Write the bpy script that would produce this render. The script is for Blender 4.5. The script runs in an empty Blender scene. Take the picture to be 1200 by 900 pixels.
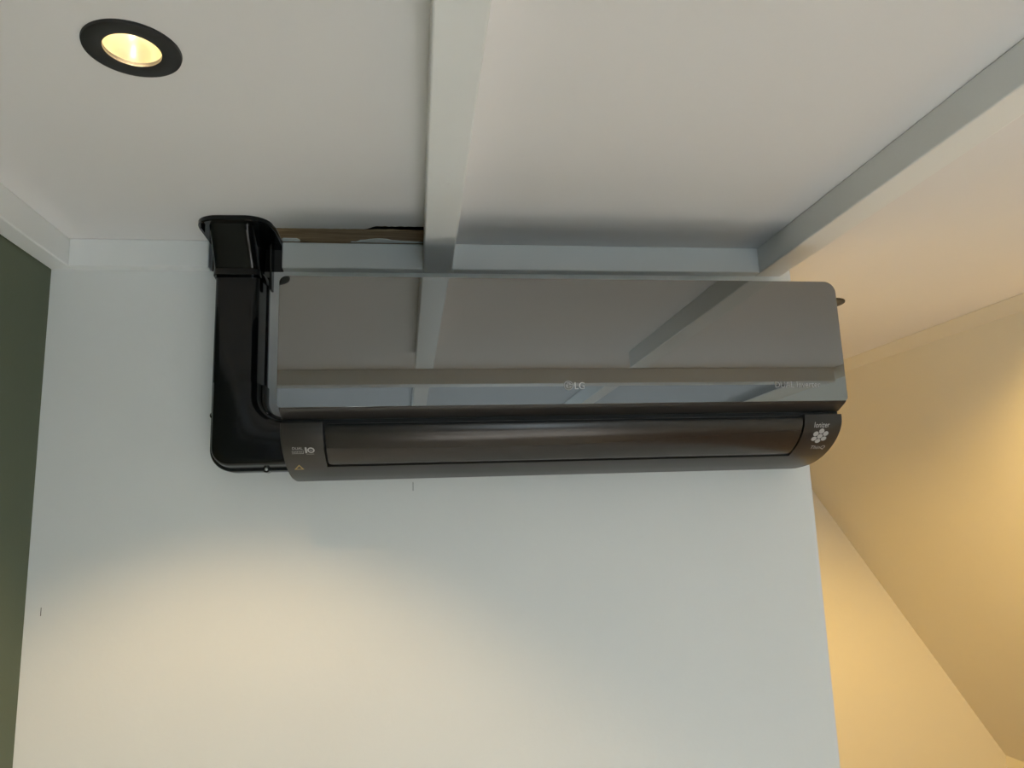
import bpy, bmesh, math, random
from mathutils import Vector, Matrix

S = bpy.context.scene
COL = S.collection
random.seed(7)
Z0 = 1.75                       # camera height; heights below are relative to the lens

# ------------------------------------------------------------------ camera
F_PX, PITCH, YAW, ROLL = 874.44, 0.1749, -0.1323, -0.0333
CAM = Vector((0.0, -1.2296, Z0))
cy, sy = math.cos(YAW), math.sin(YAW)
fw = Vector((-sy * math.cos(PITCH), cy * math.cos(PITCH), math.sin(PITCH)))
rt = Vector((cy, sy, 0)); up = rt.cross(fw)
c_, s_ = math.cos(ROLL), math.sin(ROLL)
r2, u2 = c_ * rt + s_ * up, -s_ * rt + c_ * up
cd = bpy.data.cameras.new('camera'); cam = bpy.data.objects.new('camera', cd); COL.objects.link(cam)
cd.sensor_fit = 'HORIZONTAL'; cd.sensor_width = 36.0; cd.lens = 36.0 * F_PX / 1200.0
cd.clip_start = 0.02
M = Matrix((r2, u2, -fw)).transposed().to_4x4(); M.translation = CAM
cam.matrix_world = M
S.camera = cam

# ------------------------------------------------------------------ world, exposure
SKY = (0.71, 0.865, 1.0)
SKY_STRENGTH = 7.0
LAMP_COLOUR = (1.0, 0.64, 0.18)
w = bpy.data.worlds.new('sky'); S.world = w; w.use_nodes = True
bg = w.node_tree.nodes['Background']
bg.inputs[0].default_value = (*SKY, 1); bg.inputs[1].default_value = SKY_STRENGTH
S.view_settings.view_transform = 'Standard'; S.view_settings.look = 'None'
S.view_settings.gamma = 1.0; S.view_settings.use_curve_mapping = False
S.view_settings.exposure = -0.29
SUN_STRENGTH = 32.0
sl = bpy.data.lights.new('sun', 'SUN'); sl.energy = SUN_STRENGTH; sl.color = (0.98, 0.985, 1.0); sl.angle = math.radians(0.6)
sun = bpy.data.objects.new('sun', sl); COL.objects.link(sun)
sun.rotation_euler = Vector((-1.46, 0.90, -1.607)).to_track_quat('-Z', 'Y').to_euler()
try:
    S.cycles.max_bounces = 14; S.cycles.diffuse_bounces = 8; S.cycles.glossy_bounces = 6
    S.cycles.transparent_max_bounces = 12
    S.cycles.sample_clamp_indirect = 8.0
    S.cycles.caustics_reflective = False; S.cycles.caustics_refractive = False
    S.cycles.use_denoising = True
except Exception: pass

# ------------------------------------------------------------------ measured layout (metres)
H = 0.4586                      # ceiling
BD = 0.0463                     # batten depth
XL, XR = -0.5755, 0.6818        # green wall, free end of the white partition
XS, XK, ZK = 1.3958, 2.3734, -1.0248   # slope meets ceiling, slope meets knee wall
FAR = 1.7518; BACK = -3.3; FL = -Z0
AX0, AX1, AY = -0.1862, 0.6508, -0.19  # air conditioner

# ------------------------------------------------------------------ helpers
def nodes(name):
    m = bpy.data.materials.new(name); m.use_nodes = True
    nt = m.node_tree; return m, nt, nt.nodes['Principled BSDF']

def paint(name, col, rough=0.6, mottling=0.03, bump=0.15, scale=60.0, spec=0.4):
    m, nt, b = nodes(name)
    N = nt.nodes; L = nt.links
    tc = N.new('ShaderNodeTexCoord')
    n1 = N.new('ShaderNodeTexNoise'); n1.inputs['Scale'].default_value = 3.0; n1.inputs['Detail'].default_value = 6
    n2 = N.new('ShaderNodeTexNoise'); n2.inputs['Scale'].default_value = scale; n2.inputs['Detail'].default_value = 4
    L.new(tc.outputs['Object'], n1.inputs['Vector']); L.new(tc.outputs['Object'], n2.inputs['Vector'])
    mx = N.new('ShaderNodeMix'); mx.data_type = 'RGBA'
    mx.inputs[6].default_value = (*[min(1, c * (1 - mottling)) for c in col], 1)
    mx.inputs[7].default_value = (*[min(1, c * (1 + mottling)) for c in col], 1)
    L.new(n1.outputs['Fac'], mx.inputs[0]); L.new(mx.outputs[2], b.inputs['Base Color'])
    bp = N.new('ShaderNodeBump'); bp.inputs['Strength'].default_value = bump; bp.inputs['Distance'].default_value = 0.002
    L.new(n2.outputs['Fac'], bp.inputs['Height']); L.new(bp.outputs['Normal'], b.inputs['Normal'])
    b.inputs['Roughness'].default_value = rough; b.inputs['Specular IOR Level'].default_value = spec
    return m

def solid(name, col, rough=0.4, metal=0.0, spec=0.5, emit=0.0, ecol=None, coat=0.0):
    m, nt, b = nodes(name)
    b.inputs['Base Color'].default_value = (*col, 1); b.inputs['Roughness'].default_value = rough
    b.inputs['Metallic'].default_value = metal; b.inputs['Specular IOR Level'].default_value = spec
    b.inputs['Coat Weight'].default_value = coat; b.inputs['Coat Roughness'].default_value = 0.08
    if emit:
        b.inputs['Emission Color'].default_value = (*(ecol or col), 1); b.inputs['Emission Strength'].default_value = emit
    # very fine relief so that nothing is a perfectly uniform surface
    n = nt.nodes.new('ShaderNodeTexNoise'); n.inputs['Scale'].default_value = 900.0
    mr = nt.nodes.new('ShaderNodeMapRange'); mr.inputs[3].default_value = max(0, rough * 0.92); mr.inputs[4].default_value = min(1, rough * 1.08)
    nt.links.new(n.outputs['Fac'], mr.inputs[0]); nt.links.new(mr.outputs[0], b.inputs['Roughness'])
    return m

def wood(name, c1, c2, rough=0.55, scale=(1.2, 14, 14)):
    m, nt, b = nodes(name); N = nt.nodes; L = nt.links
    tc = N.new('ShaderNodeTexCoord'); mp = N.new('ShaderNodeMapping'); mp.inputs['Scale'].default_value = scale
    n = N.new('ShaderNodeTexNoise'); n.inputs['Scale'].default_value = 3.0; n.inputs['Detail'].default_value = 8; n.inputs['Distortion'].default_value = 1.2
    r = N.new('ShaderNodeValToRGB'); r.color_ramp.elements[0].position = 0.35; r.color_ramp.elements[1].position = 0.7
    r.color_ramp.elements[0].color = (*c1, 1); r.color_ramp.elements[1].color = (*c2, 1)
    L.new(tc.outputs['Object'], mp.inputs[0]); L.new(mp.outputs[0], n.inputs['Vector'])
    L.new(n.outputs['Fac'], r.inputs[0]); L.new(r.outputs[0], b.inputs['Base Color'])
    b.inputs['Roughness'].default_value = rough
    return m

MAT = dict(
    white=paint('white_wall_paint', (0.80, 0.805, 0.79), 0.62),
    ceil=paint('ceiling_paint', (0.80, 0.782, 0.775), 0.75, 0.02, 0.08, 40),
    gloss=paint('white_gloss_paint', (0.80, 0.81, 0.80), 0.38, 0.02, 0.10, 35, 0.5),
    green=paint('green_wall_paint', (0.105, 0.128, 0.080), 0.6, 0.04),
    cream=paint('cream_wall_paint', (0.80, 0.765, 0.67), 0.55, 0.02, 0.2, 50),
    floor=wood('pale_floor', (0.57, 0.555, 0.54), (0.66, 0.65, 0.635)),
    hall=wood('darkened_hall_floor', (0.16, 0.10, 0.06), (0.26, 0.17, 0.11)),
    lath=wood('raw_lath', (0.27, 0.17, 0.09), (0.48, 0.34, 0.20), 0.8, (3, 30, 30)),
    filler=paint('filler', (0.74, 0.75, 0.73), 0.8, 0.10, 0.5, 90),
    black=solid('black_gloss_plastic', (0.004, 0.0045, 0.005), 0.11, 0, 0.36),
    blackm=solid('black_satin_metal', (0.018, 0.018, 0.018), 0.45, 0, 0.4),
    mirror=solid('smoked_mirror_glass', (0.25, 0.248, 0.242), 0.015, 1.0),
    edge=solid('dark_glass_edge', (0.03, 0.03, 0.03), 0.2, 0.0),
    body=solid('dark_bronze_plastic', (0.045, 0.041, 0.038), 0.38, 0.5, 0.5),
    louver=solid('dark_bronze_louver', (0.050, 0.045, 0.041), 0.27, 0.6, 0.5),
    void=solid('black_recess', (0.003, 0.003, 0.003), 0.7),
    printb=solid('bright_silver_print', (0.60, 0.59, 0.58), 0.45),
    inkd=solid('dark_print', (0.10, 0.10, 0.10), 0.45),
    print=solid('silver_print', (0.40, 0.39, 0.385), 0.45, 0.0),
    printd=solid('dim_silver_print', (0.34, 0.335, 0.32), 0.4, 0.0),
    gold=solid('gold_print', (0.42, 0.29, 0.10), 0.45),
    screw=solid('screw_steel', (0.6, 0.6, 0.6), 0.3, 1.0),
    cup=solid('lamp_reflector', (0.90, 0.82, 0.62), 0.28, 0.8),
    led=solid('lamp_led', (1, 0.8, 0.5), 0.4, 0, 0.5, 90.0, (1.0, 0.74, 0.42)),
    frame=solid('white_window_frame', (0.78, 0.78, 0.77), 0.35),
    dark=solid('dark_scuff_and_shade', (0.05, 0.045, 0.04), 0.8),
)
def glass_mat():
    m = bpy.data.materials.new('window_glass'); m.use_nodes = True; nt = m.node_tree
    for n in list(nt.nodes): nt.nodes.remove(n)
    o = nt.nodes.new('ShaderNodeOutputMaterial'); t = nt.nodes.new('ShaderNodeBsdfTransparent')
    g = nt.nodes.new('ShaderNodeBsdfGlossy'); g.inputs['Roughness'].default_value = 0.02
    fz = nt.nodes.new('ShaderNodeFresnel'); fz.inputs[0].default_value = 1.45
    mx = nt.nodes.new('ShaderNodeMixShader'); t.inputs[0].default_value = (0.93, 0.95, 0.95, 1)
    nt.links.new(fz.outputs[0], mx.inputs[0]); nt.links.new(t.outputs[0], mx.inputs[1]); nt.links.new(g.outputs[0], mx.inputs[2])
    nt.links.new(mx.outputs[0], o.inputs[0]); return m
MAT['glass'] = glass_mat()
def opal_mat():
    m, nt, b = nodes('opal_glazing'); t = nt.nodes.new('ShaderNodeBsdfTranslucent'); t.inputs[0].default_value = (0.25, 0.26, 0.26, 1)
    a = nt.nodes.new('ShaderNodeMixShader'); a.inputs[0].default_value = 0.75
    b.inputs['Base Color'].default_value = (0.75, 0.76, 0.76, 1); b.inputs['Roughness'].default_value = 0.4
    nt.links.new(b.outputs[0], a.inputs[1]); nt.links.new(t.outputs[0], a.inputs[2])
    nt.links.new(a.outputs[0], nt.nodes['Material Output'].inputs[0]); return m
MAT['opal'] = opal_mat()

def tag(o, label=None, cat=None, group=None, kind=None):
    if label: o['label'] = label
    if cat: o['category'] = cat
    if group: o['group'] = group
    if kind: o['kind'] = kind
    return o

def wloc(o):
    v = Vector((0, 0, 0))
    while o: v += o.location; o = o.parent
    return v

def obj(name, bm, mat, parent=None, smooth=False, at=None, bevel=0):
    """bm holds coordinates in the lens-relative frame; the object origin goes to `at` (same frame)."""
    bmesh.ops.recalc_face_normals(bm, faces=bm.faces)
    o = bpy.data.objects.new(name, bpy.data.meshes.new(name)); COL.objects.link(o)
    org = Vector(at) + Vector((0, 0, Z0)) if at is not None else (wloc(parent) if parent else Vector((0, 0, 0)))
    for v in bm.verts: v.co += Vector((0, 0, Z0)) - org
    if smooth:
        for f in bm.faces: f.smooth = True
    bm.to_mesh(o.data); bm.free()
    o.data.materials.append(mat)
    if parent:
        o.parent = parent; o.location = org - wloc(parent)
    else: o.location = org
    if smooth:
        try: o.data.set_sharp_from_angle(angle=math.radians(35))
        except Exception: pass
    if bevel:
        md = o.modifiers.new('bevel', 'BEVEL'); md.width = bevel; md.segments = 2; md.limit_method = 'ANGLE'
    return o

def empty(name, loc, label, cat, group=None):
    o = bpy.data.objects.new(name, None); COL.objects.link(o); o.empty_display_size = 0.05
    o.location = Vector(loc) + Vector((0, 0, Z0))
    return tag(o, label, cat, group)

def box(bm, x0, x1, y0, y1, z0, z1):
    v = [bm.verts.new(p) for p in ((x0,y0,z0),(x1,y0,z0),(x1,y1,z0),(x0,y1,z0),(x0,y0,z1),(x1,y0,z1),(x1,y1,z1),(x0,y1,z1))]
    for q in ((0,3,2,1),(4,5,6,7),(0,1,5,4),(1,2,6,5),(2,3,7,6),(3,0,4,7)): bm.faces.new([v[i] for i in q])
    return bm
def boxed(*a): return box(bmesh.new(), *a)

def prism(bm, pts, d):
    """closed polygon pts (3D) extruded by vector d"""
    d = Vector(d); a = [bm.verts.new(p) for p in pts]; b = [bm.verts.new(Vector(p) + d) for p in pts]
    n = len(pts); bm.faces.new(a); bm.faces.new(b[::-1])
    for i in range(n): bm.faces.new((a[i], a[(i+1) % n], b[(i+1) % n], b[i]))
    return bm

def plate(us, vs, holes, fn, thick, bm=None):
    """grid plate with rectangular holes: fn(u,v,w) -> point, w in 0..thick"""
    bm = bm or bmesh.new(); V = {}
    hole = lambda u, v: any(a < u < b and c < v < d for a, b, c, d in holes)
    for h in holes: us = us + [h[0], h[1]]; vs = vs + [h[2], h[3]]
    us = sorted(set(us)); vs = sorted(set(vs))
    def P(i, j, k):
        if (i, j, k) not in V: V[(i, j, k)] = bm.verts.new(fn(us[i], vs[j], k * thick))
        return V[(i, j, k)]
    nu, nv = len(us) - 1, len(vs) - 1
    fill = {(i, j): not hole((us[i] + us[i+1]) / 2, (vs[j] + vs[j+1]) / 2) for i in range(nu) for j in range(nv)}
    g = lambda i, j: fill.get((i, j), False)
    for i in range(nu):
        for j in range(nv):
            if not g(i, j): continue
            for k in (0, 1): bm.faces.new([P(i,j,k), P(i+1,j,k), P(i+1,j+1,k), P(i,j+1,k)])
            for (a, b, di, dj) in (((i,j),(i+1,j),0,-1), ((i+1,j),(i+1,j+1),1,0), ((i+1,j+1),(i,j+1),0,1), ((i,j+1),(i,j),-1,0)):
                if not g(i+di, j+dj): bm.faces.new([P(*a,0), P(*b,0), P(*b,1), P(*a,1)])
    return bm

def lathe(bm, prof, cx, cy_, cz, n=48, cap0=False, cap1=False):
    rings = []
    for r, z in prof:
        rings.append([bm.verts.new((cx + r * math.cos(2*math.pi*k/n), cy_ + r * math.sin(2*math.pi*k/n), cz + z)) for k in range(n)])
    for a, b in zip(rings, rings[1:]):
        for k in range(n): bm.faces.new((a[k], a[(k+1) % n], b[(k+1) % n], b[k]))
    if cap0: bm.faces.new(rings[0])
    if cap1: bm.faces.new(rings[-1])
    return bm

# ------------------------------------------------------------------ room shell
LAMPS = [   # x, y, power, label
    (-0.268, -0.5335, 2.7, 'lit black-rimmed downlight in the ceiling panel left of the middle beam'),
    (0.938, 0.325, 4.2, 'black-rimmed downlight peeping out behind the right end of the air conditioner'),
    (0.60, 0.90, 4.0, 'unseen downlight added to light the warm back room behind the white partition'),  # hidden lamp, added to warm the far wall
    (1.31, 0.06, 4.6, 'lit downlight beside the joint of flat ceiling and slope'),
]
hw = 0.029
holes = [(x - hw, x + hw, y - hw, y + hw) for x, y, *_ in LAMPS]
BAYS = [(XL + .034, 0.0179, -3.1, -1.40), (0.0656, 0.6134, -3.1, -1.40), (0.6623, XS - .03, -3.1, -1.40)]   # opal roof lights behind the camera
NX0, NX1, NY = -0.2135, 0.0179, -0.115      # strip of ceiling board torn away above the batten
bm = plate([XL - .12, XS], [BACK - .12, FAR + .12], holes + [(NX0, NX1, NY, 0.0)] + BAYS, lambda u, v, w: (u, v, H + w), 0.0125)
pts = [(NX0, NY)]                            # torn edge of the board
edge = []
n = 46
for i in range(n + 1):
    t = i / n; x = NX0 + (NX1 - NX0) * t
    y = -0.0785 - 0.003 * t + random.uniform(-.0007, .0007)
    if x > -0.075: y += random.uniform(-.0018, .0018) - 0.0125 * min(1, (x + .075) / .02)
    edge.append((x, y))
prism(bm, [(NX1, NY, H), (NX0, NY, H)] + [(x, y, H) for x, y in edge], (0, 0, 0.0125))
tag(obj('ceiling', bm, MAT['ceil']), 'flat off-white painted ceiling', kind='structure')
tag(obj('sky_lid', box(boxed(XL - .12, XS + .15, -1.37, FAR + .12, H + .14, H + .18), XL - .12, XS, -1.38, -1.34, H + .0125, H + .16), MAT['void']), 'dark lid above the ceiling, added to keep the sky out', kind='structure')  # lid added to stop sky light entering lamp holes and torn strip

tag(obj('floor_hall', box(boxed(XL - .12, XK + .12, 0.0, FAR + .12, FL - .1, FL), 0.95, XK + .12, -0.9, 0.0, FL - .1, FL), MAT['hall']), 'unseen hall floor, made dark brown to cut light bounced to the ceiling', kind='structure')  # floor tone and reach chosen to weaken bounce on the ceiling
tag(obj('floor', box(boxed(XL - .12, XK + .12, BACK - .12, -0.9, FL - .1, FL), XL - .12, 0.95, -0.9, 0.0, FL - .1, FL), MAT['floor']), 'pale oak floor', kind='structure')
ADDED_LWIN = (-2.95, -1.50, -1.10, 0.35)  # made-up opening, adds daylight from the left onto the right-hand beam
tag(obj('wall_left', plate([BACK - .12, FAR + .12], [FL, H + .14], [ADDED_LWIN], lambda u, v, w: (XL - w, u, v), .12), MAT['green']), 'olive green painted wall', kind='structure')
wb = tag(obj('wall_back', boxed(XL, XR, 0, 0.10, FL, H), MAT['white']), 'white painted partition wall that carries the air conditioner', kind='structure')
tag(obj('wall_far', boxed(XL, XK + .12, FAR, FAR + .12, FL, H + .14), MAT['cream']), 'cream far wall of the warm-lit room beyond the partition', kind='structure')
tag(obj('wall_knee', boxed(XK, XK + .12, BACK - .12, FAR, FL, ZK), MAT['cream']), 'low cream knee wall under the sloping ceiling', kind='structure')

# sloping ceiling on the right, with two roof windows behind the camera
SL = math.hypot(XK - XS, H - ZK); ux, uz = (XK - XS) / SL, (ZK - H) / SL
nx, nz = -uz, ux                              # outward normal (away from the room)
slope = lambda u, v, w: (XS + ux * v + nx * w, u, H + uz * v + nz * w)
ROOFW = [(-2.25, -1.55, 0.22, 1.22), (-3.15, -2.45, 0.22, 1.22)]
bm = plate([BACK - .12, FAR], [-0.10, SL + .1], ROOFW, slope, 0.16)
tag(obj('wall_slope', bm, MAT['cream']), 'sloping cream attic ceiling in warm lamplight', kind='structure')
# filled joint between flat ceiling and slope
bm = bmesh.new()
a0 = Vector((XS - .028, 0, H)); a1 = Vector((XS + ux * .03, 0, H + uz * .03))
pr = [a0, a0 + Vector((0.0, 0, -.0015)), a0.lerp(a1, .5) + Vector((-.0025, 0, -.0025)), a1 + Vector((-.0015, 0, 0)), a1, Vector((XS, 0, H + .01))]
prism(bm, [(p.x, -3.3, p.z) for p in pr], (0, FAR + 3.3, 0))
tag(obj('trim_7', bm, MAT['cream'], smooth=True), 'filled joint between flat ceiling and slope', kind='structure')

# gable wall behind the camera with a wide window
GW = (0.10, 0.95, -1.60, -0.20)
bm = plate([XL, XK + .12], [FL, H + .14], [GW], lambda u, v, w: (u, BACK - w, v), 0.12)
tag(obj('wall_rear', bm, MAT['white']), 'white gable wall behind the camera', kind='structure')

def window(name, fn, u0, u1, v0, v1, muls, label):
    e = bpy.data.objects.new(name, None); COL.objects.link(e)
    e.location = Vector(fn((u0+u1)/2, (v0+v1)/2, 0)) + Vector((0, 0, Z0)); tag(e, label, kind='structure')
    fr = 0.045; bm = plate([u0, u1], [v0, v1], [(u0+fr, u1-fr, v0+fr, v1-fr)], lambda u, v, w: fn(u, v, w + .035), 0.06)
    obj('window_frame', bm, MAT['frame'], e)
    cuts = [u0 + fr] + muls + [u1 - fr]
    for m_ in muls:
        bm = plate([m_ - .02, m_ + .02], [v0 + fr, v1 - fr], [], lambda u, v, w: fn(u, v, w + .04), 0.05); obj('mullion', bm, MAT['frame'], e)
    for a, b in zip(cuts, cuts[1:]):
        bm = plate([a, b], [v0 + fr, v1 - fr], [], lambda u, v, w: fn(u, v, w + .062), 0.004); obj('pane', bm, MAT['glass'], e)
    return e
window('window_1', lambda u, v, w: (u, BACK - w, v), *GW, [0.45], 'wide gable window behind the camera')
for i, (a, b, c, d) in enumerate(ROOFW):
    window('window_%d' % (i + 2), slope, a, b, c, d, [], 'roof window in the sloping ceiling behind the camera')

window('window_7', lambda u, v, w: (XL - w, u, v), *ADDED_LWIN, [-2.35], 'added unseen window in the green wall behind the camera, lighting the beam side')
for i, (a, b, c, d) in enumerate(BAYS):
    e = tag(empty('window_%d' % (i + 4), ((a+b)/2, (c+d)/2, H), 'opal roof light panel behind the camera', None), kind='structure')
    obj('pane', boxed(a, b, c, d, H + .002, H + .008), MAT['opal'], e)
def portal(name, center, direction, sx, sy_):
    l = bpy.data.lights.new(name, 'AREA'); l.shape = 'RECTANGLE'; l.size = sx; l.size_y = sy_
    l.cycles.is_portal = True
    o = bpy.data.objects.new(name, l); COL.objects.link(o)
    o.location = Vector(center) + Vector((0, 0, Z0)); o.rotation_euler = Vector(direction).to_track_quat('-Z', 'Y').to_euler()
portal('gable_daylight_portal', ((GW[0]+GW[1])/2, BACK - .13, (GW[2]+GW[3])/2), (0, 1, 0), GW[1]-GW[0]+.02, GW[3]-GW[2]+.02)
portal('added_window_portal', (XL - .13, (ADDED_LWIN[0]+ADDED_LWIN[1])/2, (ADDED_LWIN[2]+ADDED_LWIN[3])/2), (1, 0, 0), ADDED_LWIN[1]-ADDED_LWIN[0]+.02, ADDED_LWIN[3]-ADDED_LWIN[2]+.02)
for (a, b, c, d) in ROOFW:
    portal('roof_daylight_portal', slope((a+b)/2, (c+d)/2, .17), (-nx, 0, -nz), 1.0, 1.0)

# ------------------------------------------------------------------ painted battens and beams
def trim(k, x0, x1, y0, y1, label, z1=H, bev=0.0022):
    return tag(obj('trim_%d' % k, boxed(x0, x1, y0, y1, H - BD, z1), MAT['gloss'], bevel=bev), label, kind='structure')
BT = -0.0222
trim(1, -0.5417, -0.3287, BT, -0.0002, 'white batten along the top of the partition, left of the black trunking', H - .0002)
trim(2, NX0, 0.0175, BT, -0.0002, 'white batten stub between black trunking and middle beam', H - .0015)
trim(3, 0.0660, 0.6130, BT, -0.0002, 'white batten along the top of the partition, right of the middle beam', H - .0002)
trim(4, XL + .0005, -0.5420, BACK, -0.0002, 'white batten along the top of the green wall')
trim(5, 0.0179, 0.0656, -1.129, -0.0002, 'white middle ceiling beam running to the wall')
trim(6, 0.6134, 0.6623, -1.129, 0.10, 'white right-hand ceiling beam running to the end of the partition')
trim(8, XL + .04, XS - .03, -1.395, -1.345, 'white cross batten on the ceiling behind the camera')
trim(9, 0.0179, 0.0656, BACK, -1.3955, 'white middle ceiling beam behind the cross batten')
trim(10, 0.6134, 0.6623, BACK, -1.3955, 'white right-hand ceiling beam behind the cross batten')

dent = bpy.data.objects['trim_5']
bm = lathe(bmesh.new(), [(.0070, .0002), (.0052, -.0006), (.0030, -.0003), (.0005, -.0008)], 0.0424, -0.3488, H - BD, 14, False, True)
for v in bm.verts: v.co.x = 0.0424 + (v.co.x - 0.0424) * 0.7
obj('paint_blob', bm, MAT['gloss'], dent, True)
# ------------------------------------------------------------------ torn ceiling edge: lath, filler
lo = [(NX0 - .04, -.0005), (NX0 - .04, -.0795), (-.083, -.0795)] + [(-.08 + .012 * k, -.0735 + random.uniform(-.0015, .0015)) for k in range(9)] + [(NX1 + .02, -.074), (NX1 + .02, -.0005)]
lath = obj('wood_lath', prism(bmesh.new(), [(x, y, H + .0005) for x, y in lo], (0, 0, .0025)), MAT['lath'], at=(-.1, -.04, H + .0005))
tag(lath, 'raw brown wooden lath exposed where the ceiling board is torn away', 'lath')
def blob(name, outline, z, th, label):
    bm = prism(bmesh.new(), [(x, y, z) for x, y in outline], (0, 0, th))
    return tag(obj(name, bm, MAT['filler'], at=(outline[0][0], outline[0][1], z), bevel=.0008), label, 'filler')
out = [(0.0168, -0.0225)]
for i in range(17):
    t = i / 16; x = 0.0168 - t * 0.118
    y = -0.027 - 0.013 * math.exp(-((t - .62) / .25) ** 2) + random.uniform(-.0012, .0012)
    if t < .3: y = -0.026 - .012 * t + random.uniform(-.0015, .0015)
    if t > .9: y = -0.024
    out.append((x, y))
blob('filler_smear', out + [(-0.103, -0.0225)], H - .0010, .0035, 'ragged white filler smear on the batten stub beside the middle beam')
blob('filler_dab', [(NX0 + .001, -.0225), (NX0 + .001, -.032), (NX0 + .004, -.036), (NX0 + .025, -.035), (NX0 + .029, -.031), (NX0 + .029, -.0225)], H - .001, .0035,
     'small white filler dab on the batten stub beside the trunking')
obj('pipe_hole_shade', boxed(-.3283, -.2142, -.0012, .0002, H - .046, H - .0005), MAT['dark'], wb)  # flat dark sheet: shade and dirt of the pipe opening as colour
for x0, z0, z1, nm in ((-0.0036, 0.0455, 0.059, 'scratch'), (-0.553, -0.1233, -0.1111, 'scratch')):
    obj(nm, boxed(x0 - .0004, x0 + .0004, -.0004, .0002, z0, z1), MAT['dark'], wb)

# ------------------------------------------------------------------ downlights
def downlight(x, y, power, label):
    e = empty('downlight', (x, y, H), label, 'downlight', 'black-rimmed ceiling downlights')
    bm = lathe(bmesh.new(), [(.0262, .004), (.0262, -.0022), (.0285, -.0030), (.0420, -.0036), (.0440, -.0028), (.0446, -.0004), (.0446, .0), (.0300, .0004), (.0262, .004)], x, y, H, 64)
    obj('trim_ring', bm, MAT['blackm'], e, True)
    bm = lathe(bmesh.new(), [(.0268, -.0006), (.0262, .002), (.0240, .008), (.0200, .015), (.0155, .021), (.0120, .0242)], x, y, H, 48)
    obj('reflector', bm, MAT['cup'], e, True)
    bm = lathe(bmesh.new(), [(.0121, .0245), (.0118, .0236), (.006, .0226), (.0005, .0222)], x, y, H, 32, False, True)
    obj('led', bm, MAT['led'], e, True)
    bm = lathe(bmesh.new(), [(.0275, .001), (.0275, .040), (.0005, .042)], x, y, H, 24, False, True)
    obj('housing', bm, MAT['blackm'], e, True)
    l = bpy.data.lights.new('lamp', 'SPOT'); l.energy = power * 12; l.color = LAMP_COLOUR if y > 0 else (1.0, 0.71, 0.36)
    l.spot_size = math.radians(100 if y < 0 else 152); l.spot_blend = 0.42; l.shadow_soft_size = 0.0095
    o = bpy.data.objects.new('lamp', l); COL.objects.link(o); o.parent = e; o.location = (0, 0, .0205 if y < 0 else .006)
for L_ in LAMPS: downlight(*L_)

# ------------------------------------------------------------------ air conditioner
ac = empty('air_conditioner', ((AX0 + AX1) / 2, 0, 0.065), 'wall-mounted air conditioner with smoked mirror front and dark bronze louver', 'air conditioner')
TILT = 0.0084; PZ0, PZ1 = 0.1551, 0.3428

def rrect(x0, x1, z0, z1, r, seg=8):
    """rounded rectangle, r = (bl, br, tr, tl)"""
    o = []
    for (cx, cz, rr, a0) in ((x0 + r[0], z0 + r[0], r[0], 180), (x1 - r[1], z0 + r[1], r[1], 270), (x1 - r[2], z1 - r[2], r[2], 0), (x0 + r[3], z1 - r[3], r[3], 90)):
        for k in range(seg + 1):
            a = math.radians(a0 + 90 * k / seg); o.append((cx + rr * math.cos(a), cz + rr * math.sin(a)))
    return o
YAWM = 0.008
yP = lambda x, z: AY + (z - (PZ0 + PZ1) / 2) * math.tan(TILT) + (x - (AX0 + AX1) / 2) * math.tan(YAWM)
# mirror sheet
bm = bmesh.new(); R = (.006, .006, .018, .010)
ring = rrect(AX0, AX1, PZ0, PZ1, R)
ring_in = rrect(AX0 + .0003, AX1 - .0003, PZ0 + .0003, PZ1 - .0003, tuple(q - .0002 for q in R))
A = [bm.verts.new((x, yP(x, z), z)) for x, z in ring_in]
B = [bm.verts.new((x, yP(x, z) + .0003, z)) for x, z in ring]
Cc = [bm.verts.new((x, yP(x, z) + .0085, z)) for x, z in ring]
bm.faces.new(A); bm.faces.new(Cc)
for a, b in ((A, B), (B, Cc)):
    for i in range(len(a)): bm.faces.new((a[i], a[(i+1) % len(a)], b[(i+1) % len(a)], b[i]))
panel = obj('mirror_panel', bm, MAT['mirror'], ac)
panel['label'] = 'smoked mirror front panel'
# panel carrier with the chamfered return under the mirror
bm = bmesh.new()
pr = [(-.1855, .3425), (-.1855, .1545), (-.1805, .1515), (-.1610, .1428), (-.1500, .1428), (-.1500, .3425)]
ra = [bm.verts.new((AX0 + .0012, y, z)) for y, z in pr]; 
rb = [bm.verts.new((AX1 - .0012, y, z)) for y, z in pr]
bm.faces.new(ra); bm.faces.new(rb[::-1])
for i in range(len(pr)): bm.faces.new((ra[i], ra[(i+1) % 6], rb[(i+1) % 6], rb[i]))
# trim the top corners like the mirror
for v in bm.verts:
    if v.co.z > .3:
        v.co.z -= .0070; v.co.x += .0055 if v.co.x < 0 else -.0055
obj('panel_carrier', bm, MAT['body'], ac, bevel=.002)
# casing behind
bm = prism(bmesh.new(), [(AX0 + .004, y, z) for y, z in ((-.0005, .3365), (-.152, .3365), (-.152, .132), (-.140, .116), (-.115, .098), (-.085, .0865), (-.05, .079), (-.0005, .077))], (AX1 - AX0 - .008, 0, 0))
obj('casing', bm, MAT['body'], ac, bevel=.002)

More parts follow.
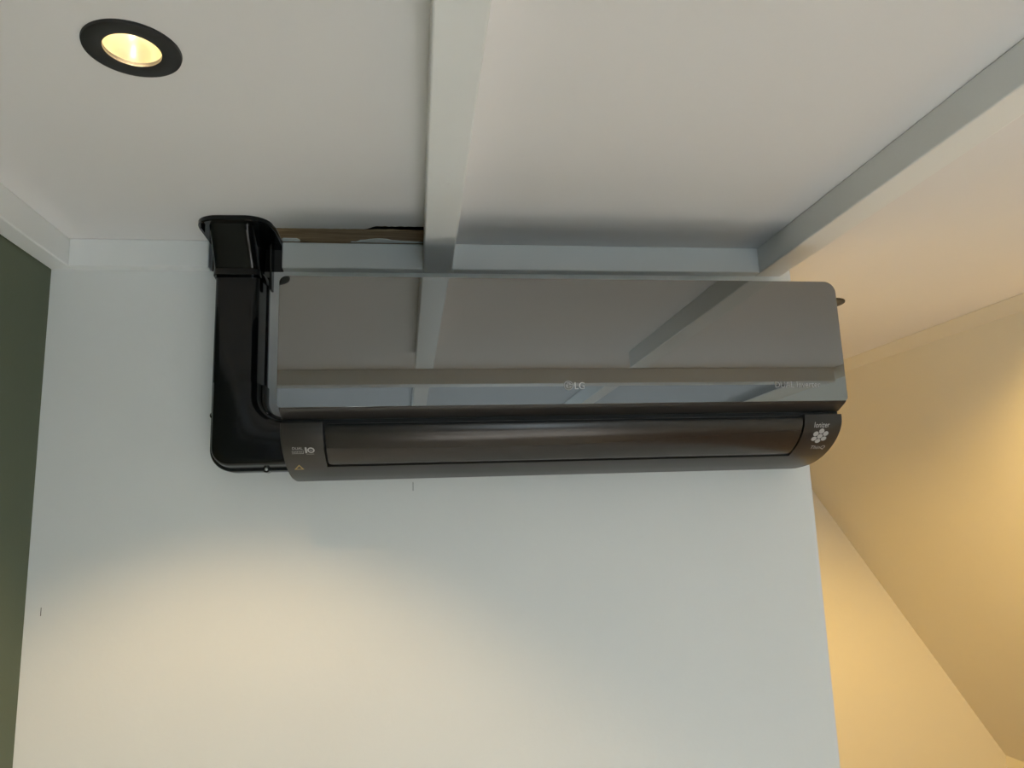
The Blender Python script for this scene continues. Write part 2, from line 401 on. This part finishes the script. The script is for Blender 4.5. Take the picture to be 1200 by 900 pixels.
# lower curved profile  (y, z)
PROF = [(-.167, .1375), (-.1665, .128), (-.163, .119), (-.155, .109), (-.141, .0975), (-.121, .086), (-.094, .0755), (-.06, .068), (-.02, .065), (-.0005, .065)]
def catmull(P, t):
    n = len(P) - 1; i = min(int(t), n - 1); f = t - i
    p0, p1, p2, p3 = P[max(i-1, 0)], P[i], P[i+1], P[min(i+2, n)]
    return tuple(0.5 * ((2*b) + (-a + c) * f + (2*a - 5*b + 4*c - d) * f*f + (-a + 3*b - 3*c + d) * f**3) for a, b, c, d in zip(p0, p1, p2, p3))
SAM = [catmull(PROF, i * 9 / 180) for i in range(181)]
ARC = [0.0]
for a, b in zip(SAM, SAM[1:]): ARC.append(ARC[-1] + math.dist(a, b))
STOT = ARC[-1]
def surf(x, s, off=0.0):
    s = max(0.0, min(STOT - 1e-6, s)); i = 0
    lo, hi = 0, 180
    while hi - lo > 1:
        mid = (lo + hi) // 2
        if ARC[mid] <= s: lo = mid
        else: hi = mid
    f = (s - ARC[lo]) / (ARC[lo+1] - ARC[lo])
    y = SAM[lo][0] + f * (SAM[lo+1][0] - SAM[lo][0]); z = SAM[lo][1] + f * (SAM[lo+1][1] - SAM[lo][1])
    j0, j1 = max(lo - 3, 0), min(lo + 4, 180)
    ty, tz = SAM[j1][0] - SAM[j0][0], SAM[j1][1] - SAM[j0][1]; L = math.hypot(ty, tz)
    return Vector((x, y + off * (-abs(tz) / L if True else 0), z - off * (ty / L)))
def shell(name, s0, s1, xa, xb, th, mat, rows=40, off=0.0, parent=ac, lip=0.0):
    """strip of the curved front between s0 and s1; xa(s), xb(s) give its side edges"""
    bm = bmesh.new(); R0, R1 = [], []
    for k in range(rows + 1):
        s = s0 + (s1 - s0) * k / rows; a, b = xa(s), xb(s); e = min(.0015, (b - a) / 4)
        xs = [a, a + e * .3, a + e, b - e, b - e * .3, b]; dz = [-.0012, -.0003, 0, 0, -.0003, -.0012]
        R0.append([bm.verts.new(surf(x, s, off + d)) for x, d in zip(xs, dz)])
        R1.append([bm.verts.new(surf(x, s, off - th)) for x in xs])
    m_ = len(R0[0])
    for k in range(rows):
        for i in range(m_ - 1):
            bm.faces.new((R0[k][i], R0[k][i+1], R0[k+1][i+1], R0[k+1][i])); bm.faces.new((R1[k][i], R1[k+1][i], R1[k+1][i+1], R1[k][i+1]))
        bm.faces.new((R0[k][0], R0[k+1][0], R1[k+1][0], R1[k][0])); bm.faces.new((R0[k][-1], R1[k][-1], R1[k+1][-1], R0[k+1][-1]))
    for k in (0, rows):
        for i in range(m_ - 1): bm.faces.new((R0[k][i], R0[k][i+1], R1[k][i+1], R1[k][i]))
    return obj(name, bm, mat, parent, True)
LX0, LX1 = -0.1245, 0.5865
def corner(s, s0, s1, r):
    """inset of a rounded lower corner of radius r at s1"""
    d = s - (s1 - r)
    return 0.0 if d <= 0 else r - math.sqrt(max(0, r*r - d*d))
LS0, LS1, LIP = 0.0058, 0.0820, 0.0900
xlo = lambda s: LX0 + corner(s, LS0, LS1, .005)
xhi = lambda s: LX1 - corner(s, LS0, LS1, .007)
G = .0030
XS_ = [AX0 + .0005, AX0 + .0009, AX0 + .002, LX0 - G, LX1 + G, AX1 - .002, AX1 - .0009, AX1 - .0005]
def on_housing(u, v, w):
    d = min(u - AX0, AX1 - u)
    return surf(u, v, -w - (.0014 if d < .0007 else .0004 if d < .0012 else 0))
bm = plate(XS_, [STOT * k / 90 for k in range(91)], [(LX0 - G, LX1 + G, -1e-9, LIP)], on_housing, .009)
hs = obj('lower_housing', bm, MAT['body'], ac, True); cl = cr = hs
lv = shell('louver', LS0, LS1, xlo, xhi, .004, MAT['louver'], 60, .0006)
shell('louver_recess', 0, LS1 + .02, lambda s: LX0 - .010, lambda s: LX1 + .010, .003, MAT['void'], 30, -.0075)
# dark seam line over the louver with its slim inner rail
obj('seam_rail', boxed(LX0 + .002, LX1 - .002, -.1625, -.1600, .1362, .1370), MAT['body'], ac)
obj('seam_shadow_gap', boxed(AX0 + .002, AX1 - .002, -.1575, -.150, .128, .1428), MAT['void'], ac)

# ---- printing
def text_pts(s, size):
    cu = bpy.data.curves.new('t', 'FONT'); cu.body = s; cu.size = size; cu.resolution_u = 3; cu.extrude = 0
    o = bpy.data.objects.new('t', cu); COL.objects.link(o)
    dg = bpy.context.evaluated_depsgraph_get(); me = bpy.data.meshes.new_from_object(o.evaluated_get(dg))
    bpy.data.objects.remove(o); bpy.data.curves.remove(cu); return me
def lettering(name, s, x0, x1, v0, v1, fn, mat, parent, shear=0.0):
    """fit the text into x0..x1, v0 (base) .. v1 (cap height); fn(x, v) -> point"""
    me = text_pts(s, 1.0)
    xs = [v.co.x for v in me.vertices]; ys = [v.co.y for v in me.vertices]
    a, b = min(xs), max(xs); c, d = min(ys), max(ys)
    bm = bmesh.new(); bm.from_mesh(me); bpy.data.meshes.remove(me)
    for v in bm.verts:
        x = x0 + (v.co.x - a) / (b - a) * (x1 - x0); q = (v.co.y - c) / (d - c)
        v.co = fn(x + shear * q * abs(v1 - v0), v0 + q * (v1 - v0))
    o = obj(name, bm, mat, parent); return o
on_panel = lambda x, z: Vector((x, yP(x, z) - .00025, z))
on_body = lambda x, s: surf(x, s, .0004)
def disc(bm, fn, cx, cv, r, n=24, sv=1.0, r_in=0.0, a0=0, a1=360):
    full = a1 - a0 >= 360; P = [math.radians(a0 + (a1 - a0) * k / n) for k in range(n + (0 if full else 1))]
    o = [bm.verts.new(fn(cx + r * math.cos(a), cv + sv * r * math.sin(a))) for a in P]
    if r_in <= 0: bm.faces.new(o); return
    i_ = [bm.verts.new(fn(cx + r_in * math.cos(a), cv + sv * r_in * math.sin(a))) for a in P]
    for k in range(len(P) if full else len(P) - 1):
        k2 = (k + 1) % len(P); bm.faces.new((o[k], o[k2], i_[k2], i_[k]))
def bar(bm, fn, x0, x1, v0, v1):
    bm.faces.new([bm.verts.new(fn(x, v)) for x, v in ((x0, v0), (x1, v0), (x1, v1), (x0, v1))])
# round emblem and letters on the mirror
ecx, ecz = 0.2202, 0.1822
bm = bmesh.new(); disc(bm, on_panel, ecx, ecz, .0070, 32)
emb = obj('emblem', bm, MAT['print'], panel)
on_emb = lambda x, z: Vector((x, yP(x, z) - .0005, z))
bm = bmesh.new()
disc(bm, on_emb, ecx, ecz, .0056, 28, 1, .0046, 20, 360)       # outer stroke
bar(bm, on_emb, ecx + .0010, ecx + .0054, ecz - .0005, ecz + .0005)
bar(bm, on_emb, ecx - .0005, ecx + .0005, ecz - .0026, ecz + .0030)
bar(bm, on_emb, ecx - .0005, ecx + .0020, ecz - .0030, ecz - .0021)
disc(bm, on_emb, ecx - .0026, ecz + .0022, .0010, 12)
obj('emblem_face', bm, MAT['inkd'], panel)
lettering('lettering', 'LG', 0.2295, 0.2440, 0.1765, 0.1870, on_panel, MAT['printb'], panel)
lettering('lettering', 'DUAL Inverter', 0.5358, 0.6085, 0.1760, 0.1850, on_panel, MAT['print'], panel)
# left cap
lettering('lettering', 'DUAL', -0.1712, -0.1570, 0.0425, 0.0375, on_body, MAT['print'], cl)
bm = bmesh.new(); bar(bm, on_body, -0.1728, -0.1566, 0.0512, 0.0505); bar(bm, on_body, -0.1572, -0.1566, 0.0512, 0.0440); obj('print_rule', bm, MAT['print'], cl)
lettering('lettering', 'INVERTER', -0.1725, -0.1580, 0.0495, 0.0450, on_body, MAT['printd'], cl)
lettering('lettering', '1', -0.1541, -0.1515, 0.0500, 0.0382, on_body, MAT['print'], cl)
bm = bmesh.new(); disc(bm, on_body, -0.1459, 0.0441, .0050, 28, 1.12, .0030); bar(bm, on_body, -0.1475, -0.1443, .0436, .0446); obj('print_zero', bm, MAT['print'], cl)
bm = bmesh.new(); bar(bm, on_body, -0.1530, -0.1420, 0.0526, 0.0519); obj('print_rule', bm, MAT['printd'], cl)
bm = bmesh.new()
tri = [(-.1754, .0960), (-.1609, .0960), (-.1665, .0795)]; cxm, cvm = sum(p[0] for p in tri)/3, sum(p[1] for p in tri)/3
to = [bm.verts.new(on_body(*p)) for p in tri]; ti = [bm.verts.new(on_body(cxm + (p[0]-cxm)*.55, cvm + (p[1]-cvm)*.55)) for p in tri]
for k in range(3): bm.faces.new((to[k], to[(k+1) % 3], ti[(k+1) % 3], ti[k]))
obj('warning_triangle', bm, MAT['gold'], cl)
# right cap
lettering('lettering', 'Ionizer', 0.6058, 0.6300, 0.0205, 0.0118, on_body, MAT['print'], cr)
dx, ds = 0.6195, 0.0370
for k in range(7):
    a = math.radians(90 + 60 * (k - 1)); rr = 0 if k == 0 else .0092
    bm = bmesh.new(); disc(bm, on_body, dx + rr * math.cos(a), ds - rr * math.sin(a) * 1.1, .0042, 20, 1.1)
    obj('print_dot', bm, MAT['print'], cr)
lettering('lettering', 'ThinQ', 0.6140, 0.6380, 0.0695, 0.0585, on_body, MAT['print'], cr)

# ------------------------------------------------------------------ black pipe trunking
tr = empty('pipe_trunking', (-.2745, 0, .08), 'glossy black plastic pipe trunking running from the ceiling into the air conditioner', 'trunking')
CX = -0.2745
def section(hw0, hw1, d, r, n=8):
    """half-round-cornered cover section in (x, y): from wall left to wall right"""
    o = [(-hw0, -.0005), (-hw1, -(d - r))]
    for k in range(1, n + 1):
        a = math.radians(180 + 90 * k / n); o.append((-hw1 + r + r * math.cos(a), -(d - r) + r * math.sin(a)))
    return o + [(-x, y) for x, y in o[::-1]]
def loft(bm, rings, cap=True):
    V = [[bm.verts.new(p) for p in r] for r in rings]; n = len(V[0])
    for a, b in zip(V, V[1:]):
        for i in range(n): bm.faces.new((a[i], a[(i+1) % n], b[(i+1) % n], b[i]))
    if cap: bm.faces.new(V[0]); bm.faces.new(V[-1][::-1])
    return bm
sec = section(.0385, .0335, .062, .012)
bm = loft(bmesh.new(), [[(CX + x, y, z) for x, y in sec] for z in (.165, .40)])
obj('duct', bm, MAT['black'], tr, True)
bm = bmesh.new(); box(bm, CX - .0400, CX + .0400, -.010, -.0004, .20, .40); obj('duct_base', bm, MAT['black'], tr, bevel=.001)

def offset_poly(P, d, fixed):
    """inward offset of a CCW polygon by d; edges in `fixed` (index of first vertex) keep their place"""
    n = len(P); out = []
    for i in range(n):
        p0, p1, p2 = Vector(P[i-1]), Vector(P[i]), Vector(P[(i+1) % n])
        e1, e2 = (p1 - p0).normalized(), (p2 - p1).normalized()
        n1, n2 = Vector((-e1.y, e1.x)), Vector((-e2.y, e2.x))
        d1 = 0 if (i - 1) % n in fixed else d; d2 = 0 if i in fixed else d
        q1, q2 = p1 + n1 * d1, p1 + n2 * d2
        cr_ = e1.x * e2.y - e1.y * e2.x
        if abs(cr_) < 1e-3: out.append((p1 + (n1 * d1 + n2 * d2) / 2)[:])
        else:
            t = ((q2 - q1).x * e2.y - (q2 - q1).y * e2.x) / cr_; out.append((q1 + e1 * t)[:])
    return out
def arc(cx, cz, r, a0, a1, n=12): return [(cx + r * math.cos(math.radians(a0 + (a1-a0)*k/n)), cz + r * math.sin(math.radians(a0 + (a1-a0)*k/n))) for k in range(n + 1)]
xl_, xr_, zb_, zt_, zi_, xe_ = CX - .0380, CX + .0420, .0805, .2150, .1640, AX0 + .003
RO, RI = .036, .030
base = [(xl_, zt_)] + arc(xl_ + RO, zb_ + RO, RO, 180, 270) + [(xe_, zb_), (xe_, zi_)] + arc(xr_ + RI, zi_ + RI, RI, 270, 180) + [(xr_, zt_)]
nb = len(base); i_end = 1 + 13                      # index of (xe_, zb_)
fixed = {nb - 1, i_end}
bm = bmesh.new(); rings = []
for d, y in ((0, -.0004), (0, -.034), (.0008, -.0355), (.0040, -.0358), (.0048, -.0368), (.0070, -.055), (.0080, -.0600), (.0105, -.0640), (.0140, -.0662), (.0190, -.0670)):
    rings.append([(x, y, z) for x, z in offset_poly(base, d, fixed)])
loft(bm, rings)
elbow = obj('elbow', bm, MAT['black'], tr, True)
for (x, z) in ((-.3085, .1680), (-.2285, .1690), (-.2270, .0830)):
    bm = bmesh.new(); n = 16
    r0 = [[(x + r * math.cos(2*math.pi*k/n), y, z + r * math.sin(2*math.pi*k/n)) for k in range(n)] for r, y in ((.0052, -.0204), (.0052, -.0375), (.0044, -.0383))]
    lug = obj('screw_lug', loft(bm, r0), MAT['black'], elbow, True)
    bm = bmesh.new(); r0 = [[(x + r * math.cos(2*math.pi*k/n), y, z + r * math.sin(2*math.pi*k/n)) for k in range(n)] for r, y in ((.0022, -.0375), (.0022, -.0390), (.0012, -.0396))]
    obj('screw', loft(bm, r0), MAT['screw'], elbow, True)

# ceiling inlet: flange, tapering neck, collar
inlet = None
bm = bmesh.new()
fo = [(-.0525, -.0005)] + [(-.0525, -.085)] + arc(-.0525 + .036, -.091, .036, 180, 270, 8) + arc(.0580 - .036, -.0925, .036, 270, 360, 8) + [(.0600, -.080), (.0600, -.0005)]
def fl(s, z, dy=0): return [(CX + x * s + .0010, min(-.0005, y * s), z) for x, y in fo]
loft(bm, [fl(1.0, H - .0003), fl(1.0, H - .0065), fl(.985, H - .0080)])
inlet = obj('ceiling_inlet', bm, MAT['black'], tr, True)
neck0 = section(.0400, .0330, .110, .012); neck1 = section(.0385, .0345, .0680, .012)
mixs = lambda t: [((1-t)*a[0] + t*b[0], (1-t)*a[1] + t*b[1]) for a, b in zip(neck0, neck1)]
bm = loft(bmesh.new(), [[(CX + x, y, z) for x, y in mixs(t)] for t, z in ((-.10, H - .0070), (0, H - .013), (.5, H - .036), (.85, H - .055), (1, H - .0640))])
obj('neck', bm, MAT['black'], inlet, True)
c0 = section(.0400, .0358, .0700, .013)
bm = loft(bmesh.new(), [[(CX + x * s, min(-.0005, y * s), z) for x, y in c0] for s, z in ((.985, H - .0630), (1, H - .0640), (1, H - .0730), (.985, H - .0740))])
obj('collar', bm, MAT['black'], inlet, True)
for (x0, y0, y1, z0, z1) in ((CX + .0215, -.118, -.100, H - .0155, H - .007), (CX - .0440, -.110, -.092, H - .0150, H - .007)):
    obj('rib', boxed(x0, x0 + .0022, y0, y1, z0, z1), MAT['black'], inlet, bevel=.0004)
# side strap that runs down the wall side of the duct
bm = bmesh.new()
prism(bm, [(CX + .0440, -.040, H - .012), (CX + .0440, -.012, H - .012), (CX + .0440, -.012, H - .085), (CX + .0440, -.030, H - .085)], (.0035, 0, 0))
obj('side_strap', bm, MAT['black'], inlet, bevel=.0008)
